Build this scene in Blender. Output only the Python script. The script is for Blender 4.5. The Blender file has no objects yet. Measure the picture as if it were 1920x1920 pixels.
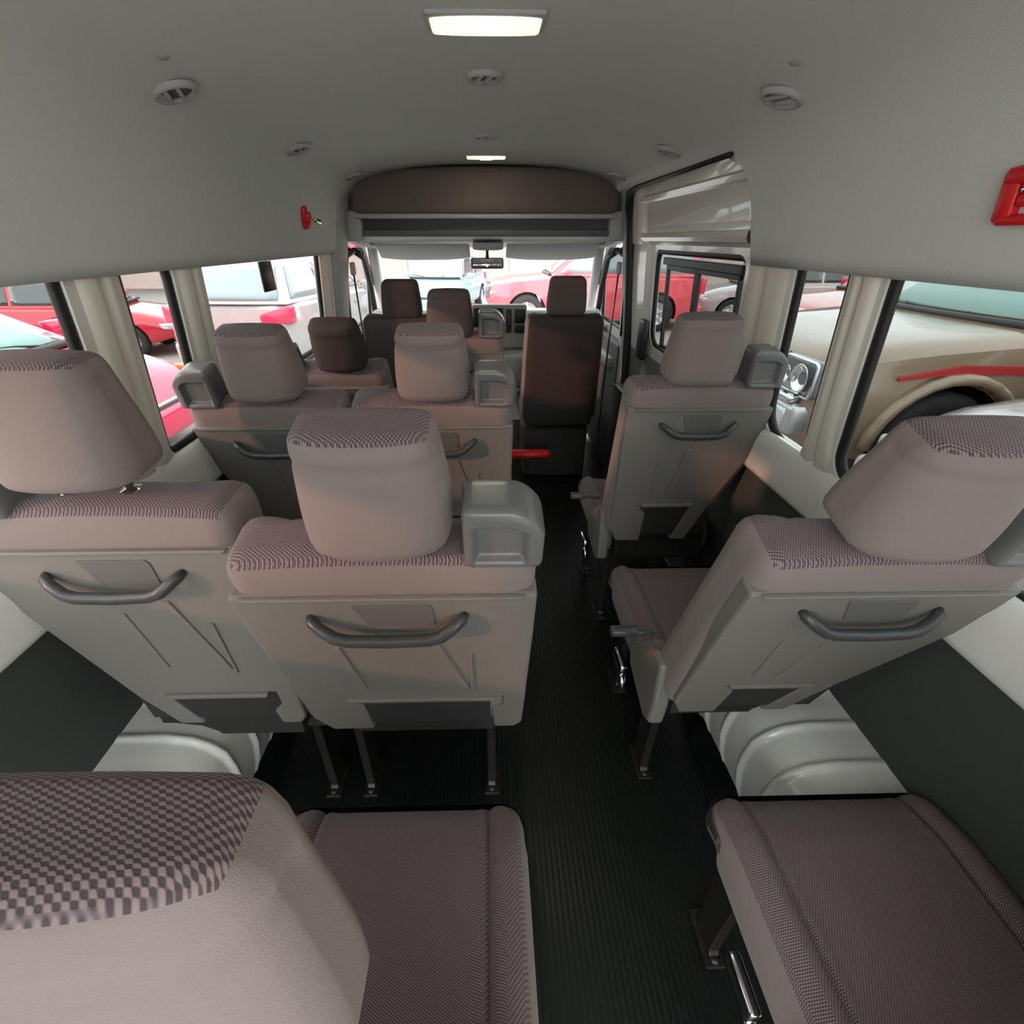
import bpy, bmesh, math, random
from math import sin, cos, pi, radians as R, sqrt, atan2
from mathutils import Vector, Matrix
from mathutils.geometry import tessellate_polygon
random.seed(4)
S = bpy.context.scene
COL = S.collection

# ------------------------------------------------------------------ materials
def mat(name, col, rough=.6, metal=0., bump=0., bscale=200., col2=None, cscale=8., emit=None, estr=0., coat=0., spec=.5, sheen=0.):
    m = bpy.data.materials.new(name); m.use_nodes = True
    nt = m.node_tree; b = nt.nodes['Principled BSDF']
    b.inputs['Base Color'].default_value = (*col, 1); b.inputs['Roughness'].default_value = rough
    b.inputs['Metallic'].default_value = metal; b.inputs['Coat Weight'].default_value = coat
    b.inputs['Specular IOR Level'].default_value = spec
    if sheen: b.inputs['Sheen Weight'].default_value = sheen
    tc = nt.nodes.new('ShaderNodeTexCoord')
    if col2 is not None:
        n = nt.nodes.new('ShaderNodeTexNoise'); n.inputs['Scale'].default_value = cscale; n.inputs['Detail'].default_value = 4
        nt.links.new(tc.outputs['Object'], n.inputs['Vector'])
        mx = nt.nodes.new('ShaderNodeMix'); mx.data_type = 'RGBA'
        mx.inputs[6].default_value = (*col, 1); mx.inputs[7].default_value = (*col2, 1)
        nt.links.new(n.outputs['Fac'], mx.inputs[0]); nt.links.new(mx.outputs[2], b.inputs['Base Color'])
    if bump:
        n = nt.nodes.new('ShaderNodeTexNoise'); n.inputs['Scale'].default_value = bscale; n.inputs['Detail'].default_value = 2
        nt.links.new(tc.outputs['Object'], n.inputs['Vector'])
        bp = nt.nodes.new('ShaderNodeBump'); bp.inputs['Strength'].default_value = bump; bp.inputs['Distance'].default_value = .001
        nt.links.new(n.outputs['Fac'], bp.inputs['Height']); nt.links.new(bp.outputs['Normal'], b.inputs['Normal'])
    if emit is not None:
        b.inputs['Emission Color'].default_value = (*emit, 1); b.inputs['Emission Strength'].default_value = estr
    return m

def weave(name, c1, c2, per=.0052):
    """houndstooth-like cloth woven in two yarns"""
    m = bpy.data.materials.new(name); m.use_nodes = True
    nt = m.node_tree; b = nt.nodes['Principled BSDF']; L = nt.links.new
    b.inputs['Roughness'].default_value = .9; b.inputs['Sheen Weight'].default_value = .15
    b.inputs['Specular IOR Level'].default_value = .25
    tc = nt.nodes.new('ShaderNodeTexCoord'); sx = nt.nodes.new('ShaderNodeSeparateXYZ')
    L(tc.outputs['Object'], sx.inputs[0])
    def M(op, a, bb):
        n = nt.nodes.new('ShaderNodeMath'); n.operation = op
        for i, v in enumerate((a, bb)):
            if v is None: continue
            if isinstance(v, (int, float)): n.inputs[i].default_value = v
            else: L(v, n.inputs[i])
        return n.outputs[0]
    yz = M('SUBTRACT', sx.outputs['Y'], sx.outputs['Z'])
    u = M('MULTIPLY', M('ADD', sx.outputs['X'], M('MULTIPLY', yz, .35)), 2*pi/per)
    v = M('MULTIPLY', M('ADD', yz, M('MULTIPLY', sx.outputs['X'], -.2)), 2*pi/per)
    f = M('ADD', M('MULTIPLY', M('SINE', u, None), M('SINE', v, None)), M('MULTIPLY', M('SINE', M('ADD', u, v), None), .35))
    rmp = nt.nodes.new('ShaderNodeMapRange'); rmp.inputs[1].default_value = -.45; rmp.inputs[2].default_value = .45
    L(f, rmp.inputs[0])
    mx = nt.nodes.new('ShaderNodeMix'); mx.data_type = 'RGBA'
    mx.inputs[6].default_value = (*c1, 1); mx.inputs[7].default_value = (*c2, 1)
    L(rmp.outputs[0], mx.inputs[0]); L(mx.outputs[2], b.inputs['Base Color'])
    bp = nt.nodes.new('ShaderNodeBump'); bp.inputs['Strength'].default_value = .5; bp.inputs['Distance'].default_value = .0015
    L(rmp.outputs[0], bp.inputs['Height']); L(bp.outputs['Normal'], b.inputs['Normal'])
    return m

def glass(name, tint=(1, 1, 1), refl=.06):
    m = bpy.data.materials.new(name); m.use_nodes = True
    nt = m.node_tree; nt.nodes.clear()
    o = nt.nodes.new('ShaderNodeOutputMaterial'); t = nt.nodes.new('ShaderNodeBsdfTransparent'); g = nt.nodes.new('ShaderNodeBsdfGlossy')
    t.inputs[0].default_value = (*tint, 1); g.inputs['Roughness'].default_value = .02
    mx = nt.nodes.new('ShaderNodeMixShader'); mx.inputs[0].default_value = refl
    nt.links.new(t.outputs[0], mx.inputs[1]); nt.links.new(g.outputs[0], mx.inputs[2]); nt.links.new(mx.outputs[0], o.inputs[0])
    return m

def ribbed(name, col, per=.0075):
    m = mat(name, col, rough=.42, spec=.45)
    nt = m.node_tree; b = nt.nodes['Principled BSDF']; L = nt.links.new
    tc = nt.nodes.new('ShaderNodeTexCoord'); w = nt.nodes.new('ShaderNodeTexWave')
    w.wave_type = 'BANDS'; w.bands_direction = 'X'; w.inputs['Scale'].default_value = 1/per/3.1416*0.5*pi/pi*3.1416/1.0*.32
    w.inputs['Distortion'].default_value = 0
    L(tc.outputs['Object'], w.inputs['Vector'])
    n = nt.nodes.new('ShaderNodeTexNoise'); n.inputs['Scale'].default_value = 60; L(tc.outputs['Object'], n.inputs['Vector'])
    a = nt.nodes.new('ShaderNodeMath'); a.operation = 'MULTIPLY_ADD'; a.inputs[1].default_value = .35
    L(n.outputs['Fac'], a.inputs[0]); L(w.outputs['Fac'], a.inputs[2])
    bp = nt.nodes.new('ShaderNodeBump'); bp.inputs['Strength'].default_value = .25; bp.inputs['Distance'].default_value = .002
    L(a.outputs[0], bp.inputs['Height']); L(bp.outputs['Normal'], b.inputs['Normal'])
    mr = nt.nodes.new('ShaderNodeMapRange'); mr.inputs[3].default_value = .2; mr.inputs[4].default_value = .5
    L(n.outputs['Fac'], mr.inputs[0]); L(mr.outputs[0], b.inputs['Roughness'])
    return m

M = {}
M['weave'] = weave('woven_cloth', (.075, .057, .061), (.27, .205, .208))
M['weave_big'] = M['weave']
M['cloth'] = mat('plain_cloth', (.232, .190, .176), .9, bump=.35, bscale=900, spec=.25, sheen=.1)
M['cloth_mid'] = mat('brown_and_dimmed_cloth', (.13, .098, .09), .9, bump=.35, bscale=900, spec=.25)  # driver headrest cloth; also darkens a second-row headrest for weak light
M['cloth_dark'] = mat('dark_and_dimmed_cloth', (.060, .046, .044), .9, bump=.35, bscale=900, spec=.25)  # cab seat cloth; also darkens a second-row headrest for weak light
M['shell'] = mat('grey_seat_plastic', (.195, .183, .163), .5, bump=.25, bscale=1400)
M['pocket_shade'] = mat('recess_shade_plastic', (.13, .125, .115), .6)  # shell plastic darkened to paint the shade in the handle recess
M['grip'] = mat('satin_grip_plastic', (.155, .155, .15), .25, bump=.1, bscale=1500)
M['hplastic'] = mat('charcoal_handle_plastic', (.055, .057, .058), .35)
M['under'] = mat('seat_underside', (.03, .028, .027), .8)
M['metal'] = mat('bracket_steel', (.05, .046, .042), .4, metal=.7)
M['chrome'] = mat('chrome', (.8, .8, .8), .12, metal=1)
M['liner'] = mat('headliner_felt', (.72, .75, .72), .95, bump=.4, bscale=500, col2=(.68, .71, .68), cscale=3, spec=.15)
M['white'] = mat('white_body_paint', (.86, .85, .79), .22, coat=.8)
M['pillar'] = mat('ivory_pillar_trim', (.78, .74, .65), .5)
M['darkpanel'] = mat('dark_side_board', (.060, .066, .060), .85, bump=.3, bscale=700, col2=(.048, .054, .05), cscale=5)
M['floor'] = ribbed('ribbed_black_rubber', (.007, .009, .008))
M['rubber'] = mat('black_rubber', (.012, .012, .012), .5)
M['black'] = mat('black_plastic', (.016, .018, .018), .45)
M['bulk'] = mat('brown_shelf_cloth', (.17, .140, .125), .95, bump=.4, bscale=600, spec=.15)
M['greytrim'] = mat('light_grey_trim', (.45, .46, .45), .6)
M['midtrim'] = mat('mid_grey_trim', (.13, .135, .13), .7)
M['dash'] = mat('beige_grey_dash', (.36, .34, .31), .6)
M['glass'] = glass('window_glass', (.52, .54, .53), .03)
M['glass_left'] = glass('left_window_glass', (.74, .76, .75), .03)
M['glass_clear'] = glass('windscreen_glass', (.93, .97, .96), .03)
M['lens'] = mat('lamp_lens', (.95, .93, .8), .4, emit=(1, .93, .70), estr=.75)
M['lensglow'] = mat('lamp_bulb_cover', (1, .97, .85), .4, emit=(1, .94, .7), estr=60)
M['red'] = mat('red_plastic', (.72, .012, .015), .35)
M['redglow'] = M['red']
M['mirror'] = mat('mirror_face', (.8, .82, .82), .03, metal=1)
M['visor'] = mat('visor_vinyl', (.55, .57, .56), .7)
M['asphalt'] = mat('asphalt', (.30, .29, .28), .9, col2=(.24, .235, .23), cscale=2, bump=.3)
M['pave'] = mat('concrete_paving', (.34, .31, .29), .9, col2=(.29, .27, .25), cscale=1)
M['wallpaint'] = mat('pale_plaster', (.62, .56, .54), .9)
M['steelroof'] = mat('roof_sheet', (.45, .33, .30), .7)
M['tyre'] = mat('tyre_rubber', (.02, .02, .02), .8)
M['rim'] = mat('alloy_rim', (.6, .61, .62), .3, metal=.8)
M['lampglass'] = mat('headlamp_glass', (.75, .77, .8), .1, metal=.35, coat=.6)
M['lampdark'] = mat('smoked_lamp_housing', (.16, .165, .18), .15, metal=.4, coat=.5)
M['tail'] = mat('tail_lamp_red', (.75, .05, .13), .15, coat=.7)
M['amber'] = mat('amber_lens', (.9, .25, .04), .2, coat=.5)
M['cglass_sky'] = mat('teal_sky_sheen', (.16, .33, .30), .08, coat=.8, spec=.8)  # bright teal base colour stands in for sky reflected in the glass
M['cglass_blue'] = mat('blue_grey_rear_glass', (.30, .38, .41), .08, coat=.8, spec=.8)
M['cglass_dark'] = mat('dark_car_glass', (.03, .035, .037), .06, coat=.9, spec=.8)
M['p_white'] = mat('car_paint_white', (.50, .46, .455), .2, coat=1)
M['p_magenta'] = mat('car_paint_crimson', (.70, .012, .085), .18, coat=1)
M['p_red'] = mat('car_paint_red', (.50, .012, .03), .2, coat=1)
M['p_beige'] = mat('car_paint_beige', (.27, .19, .125), .2, coat=1)
M['p_blue'] = mat('car_paint_light_blue', (.25, .42, .48), .2, coat=1)
M['p_rose'] = mat('car_paint_bright_red', (.80, .10, .13), .25, coat=1)
M['decal'] = mat('red_decal_stripe', (.42, .02, .02), .4)

# ------------------------------------------------------------------ mesh helpers
class MB:
    def __init__(s): s.v = []; s.f = []; s.m = []; s.sm = []
    def add(s, vs, fs, mi=0, xf=None, smooth=True, mf=None):
        o = len(s.v)
        for p in vs: s.v.append(tuple(xf @ Vector(p)) if xf is not None else tuple(p))
        for k, f in enumerate(fs):
            s.f.append([o+i for i in f]); s.m.append(mf(k) if mf else mi); s.sm.append(smooth)
    def rbox(s, c, h, r, n=(6, 6, 6), mi=0, fn=None, xf=None, mfn=None, smooth=True):
        """rounded box: centre c, half sizes h, radius r, optional deform fn(x,y,z local)->(x,y,z)"""
        r = min(r, min(h)*.999); vid = {}; vs = []; fs = []; ms = []
        def pos(i, j, k):
            p = []
            for a, hh, nn in ((i, h[0], n[0]), (j, h[1], n[1]), (k, h[2], n[2])):
                # two extra loops packed into the round at each end
                t = a/nn; 
                e = r/hh/2
                if a == 0: q = -1
                elif a == nn: q = 1
                elif nn >= 4 and a == 1: q = -1+2*e*.35
                elif nn >= 4 and a == nn-1: q = 1-2*e*.35
                elif nn >= 4: q = (-1+2*e)+(2-4*e)*(a-2)/(nn-4) if nn > 4 else 0
                else: q = -1+2*t
                p.append(q*hh)
            inn = [max(-(hh-r), min(hh-r, q)) for q, hh in zip(p, h)]
            d = Vector([a-b for a, b in zip(p, inn)])
            if d.length > 1e-9: d = d.normalized()*r
            return [a+b for a, b in zip(inn, d)]
        def gid(i, j, k):
            key = (i, j, k)
            if key not in vid:
                q = pos(i, j, k)
                if fn: q = fn(*q)
                vid[key] = len(vs); vs.append((q[0]+c[0], q[1]+c[1], q[2]+c[2]))
            return vid[key]
        nx, ny, nz = n
        for i in range(nx):
            for j in range(ny):
                fs.append([gid(i, j, 0), gid(i, j+1, 0), gid(i+1, j+1, 0), gid(i+1, j, 0)]); ms.append('-z')
                fs.append([gid(i, j, nz), gid(i+1, j, nz), gid(i+1, j+1, nz), gid(i, j+1, nz)]); ms.append('+z')
        for i in range(nx):
            for k in range(nz):
                fs.append([gid(i, 0, k), gid(i+1, 0, k), gid(i+1, 0, k+1), gid(i, 0, k+1)]); ms.append('-y')
                fs.append([gid(i, ny, k), gid(i, ny, k+1), gid(i+1, ny, k+1), gid(i+1, ny, k)]); ms.append('+y')
        for j in range(ny):
            for k in range(nz):
                fs.append([gid(0, j, k), gid(0, j, k+1), gid(0, j+1, k+1), gid(0, j+1, k)]); ms.append('-x')
                fs.append([gid(nx, j, k), gid(nx, j+1, k), gid(nx, j+1, k+1), gid(nx, j, k+1)]); ms.append('+x')
        def mf(idx):
            if mfn:
                cc = [sum(vs[q][a] for q in fs[idx])/4 for a in range(3)]
                return mfn(ms[idx], cc)
            return mi
        s.add(vs, fs, xf=xf, mf=mf, smooth=smooth)
        return s
    def tube(s, pts, r, seg=10, mi=0, closed=False, flat=1.0, xf=None, up=None):
        pts = [Vector(p) for p in pts]; n = len(pts); rings = []
        vs = []; fs = []; prev = None
        for i, p in enumerate(pts):
            a = pts[(i-1) % n] if (closed or i > 0) else p; b = pts[(i+1) % n] if (closed or i < n-1) else p
            t = (b-a).normalized()
            if up is not None:
                u = Vector(up); u = (u-t*u.dot(t)).normalized()
            elif prev is None:
                u = Vector((0, 0, 1)) if abs(t.z) < .9 else Vector((1, 0, 0)); u = (u-t*u.dot(t)).normalized()
            else:
                u = (prev-t*prev.dot(t)).normalized()
            prev = u; w = t.cross(u)
            rr = r[i] if isinstance(r, (list, tuple)) else r
            for k in range(seg):
                an = 2*pi*k/seg; vs.append(p+u*cos(an)*rr+w*sin(an)*rr*flat)
        m = n if closed else n-1
        for i in range(m):
            for k in range(seg):
                a = i*seg+k; b = i*seg+(k+1) % seg; c = ((i+1) % n)*seg+(k+1) % seg; d = ((i+1) % n)*seg+k
                fs.append([a, b, c, d])
        if not closed:
            fs.append(list(range(seg))[::-1]); fs.append([(n-1)*seg+k for k in range(seg)])
        s.add(vs, fs, mi, xf); return s
    def prism(s, poly, d0, d1, plane='xz', mi=0, bev=0., xf=None, smooth=False):
        """poly in (a,b); extruded along the third axis from d0 to d1"""
        bm = bmesh.new()
        def P(a, b, d): return {'xz': (a, d, b), 'yz': (d, a, b), 'xy': (a, b, d)}[plane]
        v0 = [bm.verts.new(P(a, b, d0)) for a, b in poly]; v1 = [bm.verts.new(P(a, b, d1)) for a, b in poly]
        n = len(poly)
        bm.faces.new(v0); bm.faces.new(v1[::-1])
        for i in range(n): bm.faces.new([v0[i], v1[i], v1[(i+1) % n], v0[(i+1) % n]])
        bmesh.ops.recalc_face_normals(bm, faces=bm.faces)
        if bev: bmesh.ops.bevel(bm, geom=bm.edges[:], offset=bev, segments=2, affect='EDGES', profile=.5)
        bm.verts.index_update()
        s.add([v.co.copy() for v in bm.verts], [[v.index for v in f.verts] for f in bm.faces], mi, xf, smooth)
        bm.free(); return s
    def box(s, c, h, bev=0., mi=0, xf=None):
        return s.prism([(c[0]-h[0], c[2]-h[2]), (c[0]+h[0], c[2]-h[2]), (c[0]+h[0], c[2]+h[2]), (c[0]-h[0], c[2]+h[2])], c[1]-h[1], c[1]+h[1], 'xz', mi, bev, xf)
    def lathe(s, prof, seg=32, mi=0, xf=None, smooth=True):
        vs = []; fs = []
        for r, z in prof:
            for k in range(seg): vs.append((r*cos(2*pi*k/seg), r*sin(2*pi*k/seg), z))
        for i in range(len(prof)-1):
            for k in range(seg):
                fs.append([i*seg+k, i*seg+(k+1) % seg, (i+1)*seg+(k+1) % seg, (i+1)*seg+k])
        s.add(vs, fs, mi, xf, smooth); return s
    def grid(s, rows, mi=0, xf=None, smooth=True):
        n = len(rows[0]); vs = [p for r in rows for p in r]; fs = []
        for i in range(len(rows)-1):
            for j in range(n-1): fs.append([i*n+j, i*n+j+1, (i+1)*n+j+1, (i+1)*n+j])
        s.add(vs, fs, mi, xf, smooth); return s
    def mesh(s, name, mats):
        me = bpy.data.meshes.new(name); me.from_pydata(s.v, [], s.f)
        for m in (mats if isinstance(mats, (list, tuple)) else [mats]): me.materials.append(m)
        me.polygons.foreach_set('material_index', s.m); me.polygons.foreach_set('use_smooth', s.sm)
        me.update(); return me

def ob(name, mb, mats, parent=None, loc=(0, 0, 0), rot=(0, 0, 0), kind=None, label=None, cat=None, group=None):
    me = mb if isinstance(mb, bpy.types.Mesh) else mb.mesh(name, mats)
    o = bpy.data.objects.new(name, me); COL.objects.link(o)
    o.location = loc; o.rotation_euler = rot
    if parent is not None: o.parent = parent
    tag(o, label, cat, group, kind); return o
def tag(o, label=None, cat=None, group=None, kind=None):
    if kind: o['kind'] = kind
    if label: o['label'] = label
    if cat: o['category'] = cat
    if group: o['group'] = group
def empty(name, loc=(0, 0, 0), rz=0., label=None, cat=None, group=None, kind=None):
    o = bpy.data.objects.new(name, None); COL.objects.link(o); o.location = loc; o.rotation_euler = (0, 0, rz)
    o.empty_display_size = .05; tag(o, label, cat, group, kind); return o
def rrect(a0, a1, b0, b1, r, n=6):
    """rounded rectangle polygon; r may be a 4-tuple (a0b0, a1b0, a1b1, a0b1)"""
    rs = r if isinstance(r, (tuple, list)) else (r,)*4; pts = []
    for (ca, cb, st), q in zip(((a0, b0, pi), (a1, b0, 1.5*pi), (a1, b1, 0), (a0, b1, .5*pi)), rs):
        sa = 1 if ca == a0 else -1; sb = 1 if cb == b0 else -1
        for k in range(n+1):
            an = st+.5*pi*k/n; pts.append((ca+sa*q+q*cos(an), cb+sb*q+q*sin(an)))
    return pts
def lerp(a, b, t): return a+(b-a)*t
def sstep(a, b, x):
    t = max(0, min(1, (x-a)/(b-a))); return t*t*(3-2*t)
def interp(tab, x):
    if x <= tab[0][0]: return tab[0][1]
    for (a, fa), (b, fb) in zip(tab, tab[1:]):
        if x <= b: return fa+(fb-fa)*(x-a)/(b-a)
    return tab[-1][1]
def bool_cut(o, cutters):
    for c in cutters:
        m = o.modifiers.new('b', 'BOOLEAN'); m.operation = 'DIFFERENCE'; m.solver = 'EXACT'; m.object = c
    dg = bpy.context.evaluated_depsgraph_get(); me = bpy.data.meshes.new_from_object(o.evaluated_get(dg))
    o.modifiers.clear(); o.data = me
    for c in cutters: bpy.data.objects.remove(c, do_unlink=True)
def shade_auto(o, ang=35):
    bm = bmesh.new(); bm.from_mesh(o.data)
    for f in bm.faces: f.smooth = True
    for e in bm.edges:
        if len(e.link_faces) == 2 and e.calc_face_angle(0) > R(ang): e.smooth = False
    bm.to_mesh(o.data); bm.free()

# ------------------------------------------------------------------ van shell
WX = [(-.1, .92), (.25, .925), (.78, .895), (.95, .868), (1.38, .835), (1.6, .80), (1.75, .74)]
def wx(z): return interp(WX, z)
YR, YF = -.84, 4.25        # rear opening, set back so unseen side walls stop the red lamp, and nose
# floor
f = MB(); f.box((0, (YR+YF)/2, -.03), (.93, (YF-YR)/2, .03)); ob('floor', f, M['floor'], kind='structure')

def wall(name, sgn):
    zs = [-.06, .1, .25, .45, .62, .78, .86, .95, 1.08, 1.2, 1.3, 1.38, 1.5, 1.6, 1.68, 1.75]
    prof = [(wx(z), z) for z in zs]+[(wx(z)+.032, z) for z in zs[::-1]]
    mb = MB(); mb.prism([(sgn*a, b) for a, b in prof], YR, YF-.35, 'xz')
    return ob(name, mb, M['white'], kind='structure')
wl = wall('wall_left', -1); wr = wall('wall_right', 1)
def cutter(sgn, y0, y1, z0, z1, r):
    mb = MB(); mb.prism(rrect(y0, y1, z0, z1, r), sgn*.55 if sgn > 0 else -1.2, sgn*1.2 if sgn > 0 else -.55, 'yz')
    return ob('cut', mb, M['white'])
LW = [(.02, 1.035, .935, 1.45, .07), (1.195, 1.405, .935, 1.45, (.03, .07, .09, .03)), (1.55, 2.66, .955, 1.45, .06), (3.02, 3.80, .93, 1.40, (.05, .05, .25, .08))]  # first left pane cut short; unseen wall behind it blocks the red lamp
RW = [(-.42, 1.06, .925, 1.45, .07), (1.175, 1.395, .915, 1.45, (.03, .10, .07, .05)), (1.67, 2.60, .96, 1.405, (.07, .09, .05, .05)), (3.02, 3.80, .93, 1.40, (.05, .05, .25, .08))]
bool_cut(wl, [cutter(-1, *w) for w in LW]); bool_cut(wr, [cutter(1, *w) for w in RW])
for o in (wl, wr): shade_auto(o, 25)
def window(n, sgn, y0, y1, z0, z1, r):
    e = empty('window_%d' % n, (0, 0, 0), kind='structure')
    pr = rrect(y0+.004, y1-.004, z0+.004, z1-.004, r)
    s = MB(); s.tube([(sgn*(wx(z)+.016), y, z) for y, z in pr], .011, 8, closed=True, flat=1.5); ob('window_seal', s, M['rubber'], e)
    bm = bmesh.new(); vs = [bm.verts.new((sgn*(wx(z)+.045), y, z)) for y, z in pr]; vo = [bm.verts.new((sgn*(wx(z)+.049), y, z)) for y, z in pr]
    mb = MB(); k = len(pr)
    bm.free(); g = MB(); zc = [z0+.004+(z1-z0-.008)*i/6 for i in range(7)]
    g.prism(pr, 0, .004, 'yz'); g.v = [(sgn*(wx(p[2])+.018+p[0]), p[1], p[2]) for p in g.v]
    ob('glass_pane', g, M['glass_left' if sgn < 0 else 'glass'], e)
    return e
for i, w in enumerate(LW): window(i+1, -1, *w)
wslide = None
for i, w in enumerate(RW):
    e = window(i+5, 1, *w)
    if i == 2: wslide = e
# window film/sticker seen in the third left window: black card hanging at the pane
# sliding sash frame inside the side door window
s = MB()
def fr(y0, y1, z0, z1, t=.018, x=.03):
    for a, b, c, d in ((y0, y1, z0, z0+t), (y0, y1, z1-t, z1), (y0, y0+t, z0, z1), (y1-t, y1, z0, z1)):
        zc = (c+d)/2; s.prism([(a, c), (b, c), (b, d), (a, d)], 0, .016, 'yz', bev=.002)
k0 = len(s.v)
fr(1.72, 2.12, .97, 1.345); fr(2.08, 2.46, .97, 1.345, .022); s.prism([(1.70, 1.345), (2.48, 1.345), (2.48, 1.375), (1.70, 1.375)], -.012, .02, 'yz', bev=.003)
s.v = [(wx(p[2])+.012+p[0], p[1], p[2]) for p in s.v]
ob('sliding_sash', s, M['black'], wslide)

# headliner (ceiling): profile half width -> height
CP = [(0, 1.79), (.2, 1.788), (.38, 1.778), (.52, 1.760), (.62, 1.738), (.69, 1.71), (.738, 1.665), (.768, 1.60), (.786, 1.52), (.796, 1.45), (.803, 1.410), (.812, 1.380)]
def cz(x): return interp(CP, abs(x))
def liner_pts(y, rmax=99):
    left = [(-a, y, b) for a, b in CP[::-1][:-1]]; right = [(a, y, b) for a, b in CP]
    return left+right
mb = MB()
ys = [YR+.0]+[YR+(1.60-YR)*i/8 for i in range(1, 9)]
rows0 = [liner_pts(y) for y in ys[:-1]]
# mid part over the side door: right hand side stops at the door opening
def cut_row(y, zmin):
    out = []
    for a, yy, b in liner_pts(y):
        if a > 0 and b < zmin:
            # clamp on the curve
            xs = interp([(b2, a2) for a2, b2 in CP[::-1]], zmin); out.append((xs, y, zmin))
        else: out.append((a, yy, b))
    return out
rows = rows0+[cut_row(1.60, 1.380), cut_row(1.605, 1.43), cut_row(1.62, 1.52), cut_row(1.64, 1.59), cut_row(1.68, 1.635), cut_row(1.76, 1.665), cut_row(2.3, 1.672), cut_row(2.9, 1.672), cut_row(3.12, 1.672)]
mb.grid(rows)
cl = ob('ceiling', mb, M['liner'], kind='structure')
sol = cl.modifiers.new('s', 'SOLIDIFY'); sol.thickness = .022; sol.offset = 1
# outer roof skin
mb = MB()
oc = [(0, 1.90), (.4, 1.89), (.66, 1.84), (.80, 1.76), (.83, 1.70)]
pr_ = [(-a, b) for a, b in oc[::-1]]+oc[1:]; pr2 = [(a*.985, b-.03) for a, b in pr_[::-1]]
mb.prism(pr_+pr2, YR, 3.45, 'xz'); ro = ob('ceiling_roof_skin', mb, M['white'], kind='structure'); ro.name = 'ceiling_outer'
mb = MB(); mb.prism([(-1.30, 2.62), (YR+.02, 1.92), (YR+.02, 1.80), (-1.24, 2.58)], -.80, .80, 'yz', bev=.01); ob('door_4', mb, M['white'], kind='structure')
# dark side boards under the sills and white sills
for sg, y1, nm in ((-1, 2.75, 'baseboard_left'), (1, 1.60, 'baseboard_right')):
    mb = MB(); prof = [(wx(z)-.022, z) for z in (.0, .25, .5, .785)]+[(wx(z)-.002, z) for z in (.785, .5, .25, .0)]
    mb.prism([(sg*a, b) for a, b in prof], YR, y1, 'xz'); ob(nm, mb, M['darkpanel'], kind='structure')
def sill(name, sg, y0, y1):
    mb = MB(); prof = [(.866, .79), (.852, .80), (.848, .815), (.851, .85), (.853, .89), (.862, .925), (.872, .935), (.90, .935), (.90, .79)]
    mb.prism([(sg*a, b) for a, b in prof], y0, y1, 'xz'); o = ob(name, mb, M['white'], kind='structure'); shade_auto(o, 40)
sill('trim_1', -1, YR, 2.78); sill('trim_2', 1, YR, 1.62)
# ivory pillars between the windows
def pillar(name, sg, y0, y1, z0=.90, m='pillar', flare=.03, deep=.014):
    mb = MB(); rows = []
    zs = [z0+(1.40-z0)*i/14 for i in range(15)]
    for z in zs:
        fl = flare*(1-sstep(z0, z0+.16, z)); a, b = y0-fl, y1+fl; row = []
        prof = [(0, 0), (.04, .45), (.10, .78), (.2, .92), (.34, 1), (.44, .96), (.5, .62), (.56, .62), (.62, .96), (.72, 1), (.82, .92), (.9, .78), (.96, .45), (1, 0)]
        for t, d in prof: row.append((sg*(wx(z)+.012-(deep+.012)*d*(1-.35*(1-sstep(z0, z0+.1, z)))), lerp(a, b, t), z))
        rows.append(row)
    mb.grid(rows); o = ob(name, mb, M[m], kind='structure')
pillar('trim_3', -1, 1.06, 1.185); pillar('trim_4', -1, 1.42, 1.54)
pillar('trim_5', 1, 1.075, 1.165); pillar('trim_6', 1, 1.41, 1.655)
pillar('trim_7', -1, 2.68, 2.84, z0=.3, flare=.0)
# grey B pillar arch around the cab opening
def arch_pillar(name, sg, y0, y1, m):
    mb = MB(); tab = [(0.0, .845), (.8, .84), (1.2, .815), (1.45, .785), (1.60, .765), (1.70, .72)]
    rows = []
    for i in range(18):
        z = 1.72*i/17; x = interp(tab, z)
        rows.append([(sg*.93, y0, z), (sg*(x+.02), y0, z), (sg*x, y0+.02, z), (sg*x, y1-.02, z), (sg*(x+.02), y1, z), (sg*.93, y1, z)])
    mb.grid(rows, smooth=False); o = ob(name, mb, M[m], kind='structure'); shade_auto(o, 50)
arch_pillar('trim_8', -1, 2.86, 3.08, 'greytrim'); arch_pillar('trim_9', 1, 2.93, 3.10, 'greytrim')
# wheel arches
def wheel_arch(name, sg):
    e = empty(name, (sg*.8, .72, 0), label=None)
    prof = [(.690, .10), (.668, .18), (.655, .25), (.655, .30), (.664, .35), (.685, .385), (.72, .408), (.78, .42), (.93, .425)]
    rows = []; ys = [-.32+i*1.44/300 for i in range(301)]
    for y in ys:
        t = (y-.40)/.72; hgt = sqrt(max(0, 1-(abs(t))**7.0)) if abs(t) < 1 else 0
        hgt = max(hgt, .02); row = []
        # pressed ribs
        rib = sum(.010*(1/(1+math.exp(-(y-c+.008)/.002))-1/(1+math.exp(-(y-c-.008)/.002))) for c in (.50, .60, .70, .80, .90))
        for k, (a, b) in enumerate(prof):
            w = rib*(1 if 1 <= k <= 7 else 0)
            row.append((sg*(a-(w if k < 5 else w*.2)), y, b*hgt+(w if k >= 4 else 0)))
        rows.append(row)
    mb = MB(); mb.grid(rows)
    ob('arch_panel', mb, M['white'], e, loc=(-sg*.8, -.72, 0))
    # black mat lapping up the lower inner side
    mb = MB(); mb.prism([(sg*.66, 0), (sg*.715, 0), (sg*.70, .125), (sg*.685, .13)], -.1, .95, 'xz', bev=.004); ob('mat_edge', mb, M['floor'], e, loc=(-sg*.8, -.72, 0))
    return e
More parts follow.
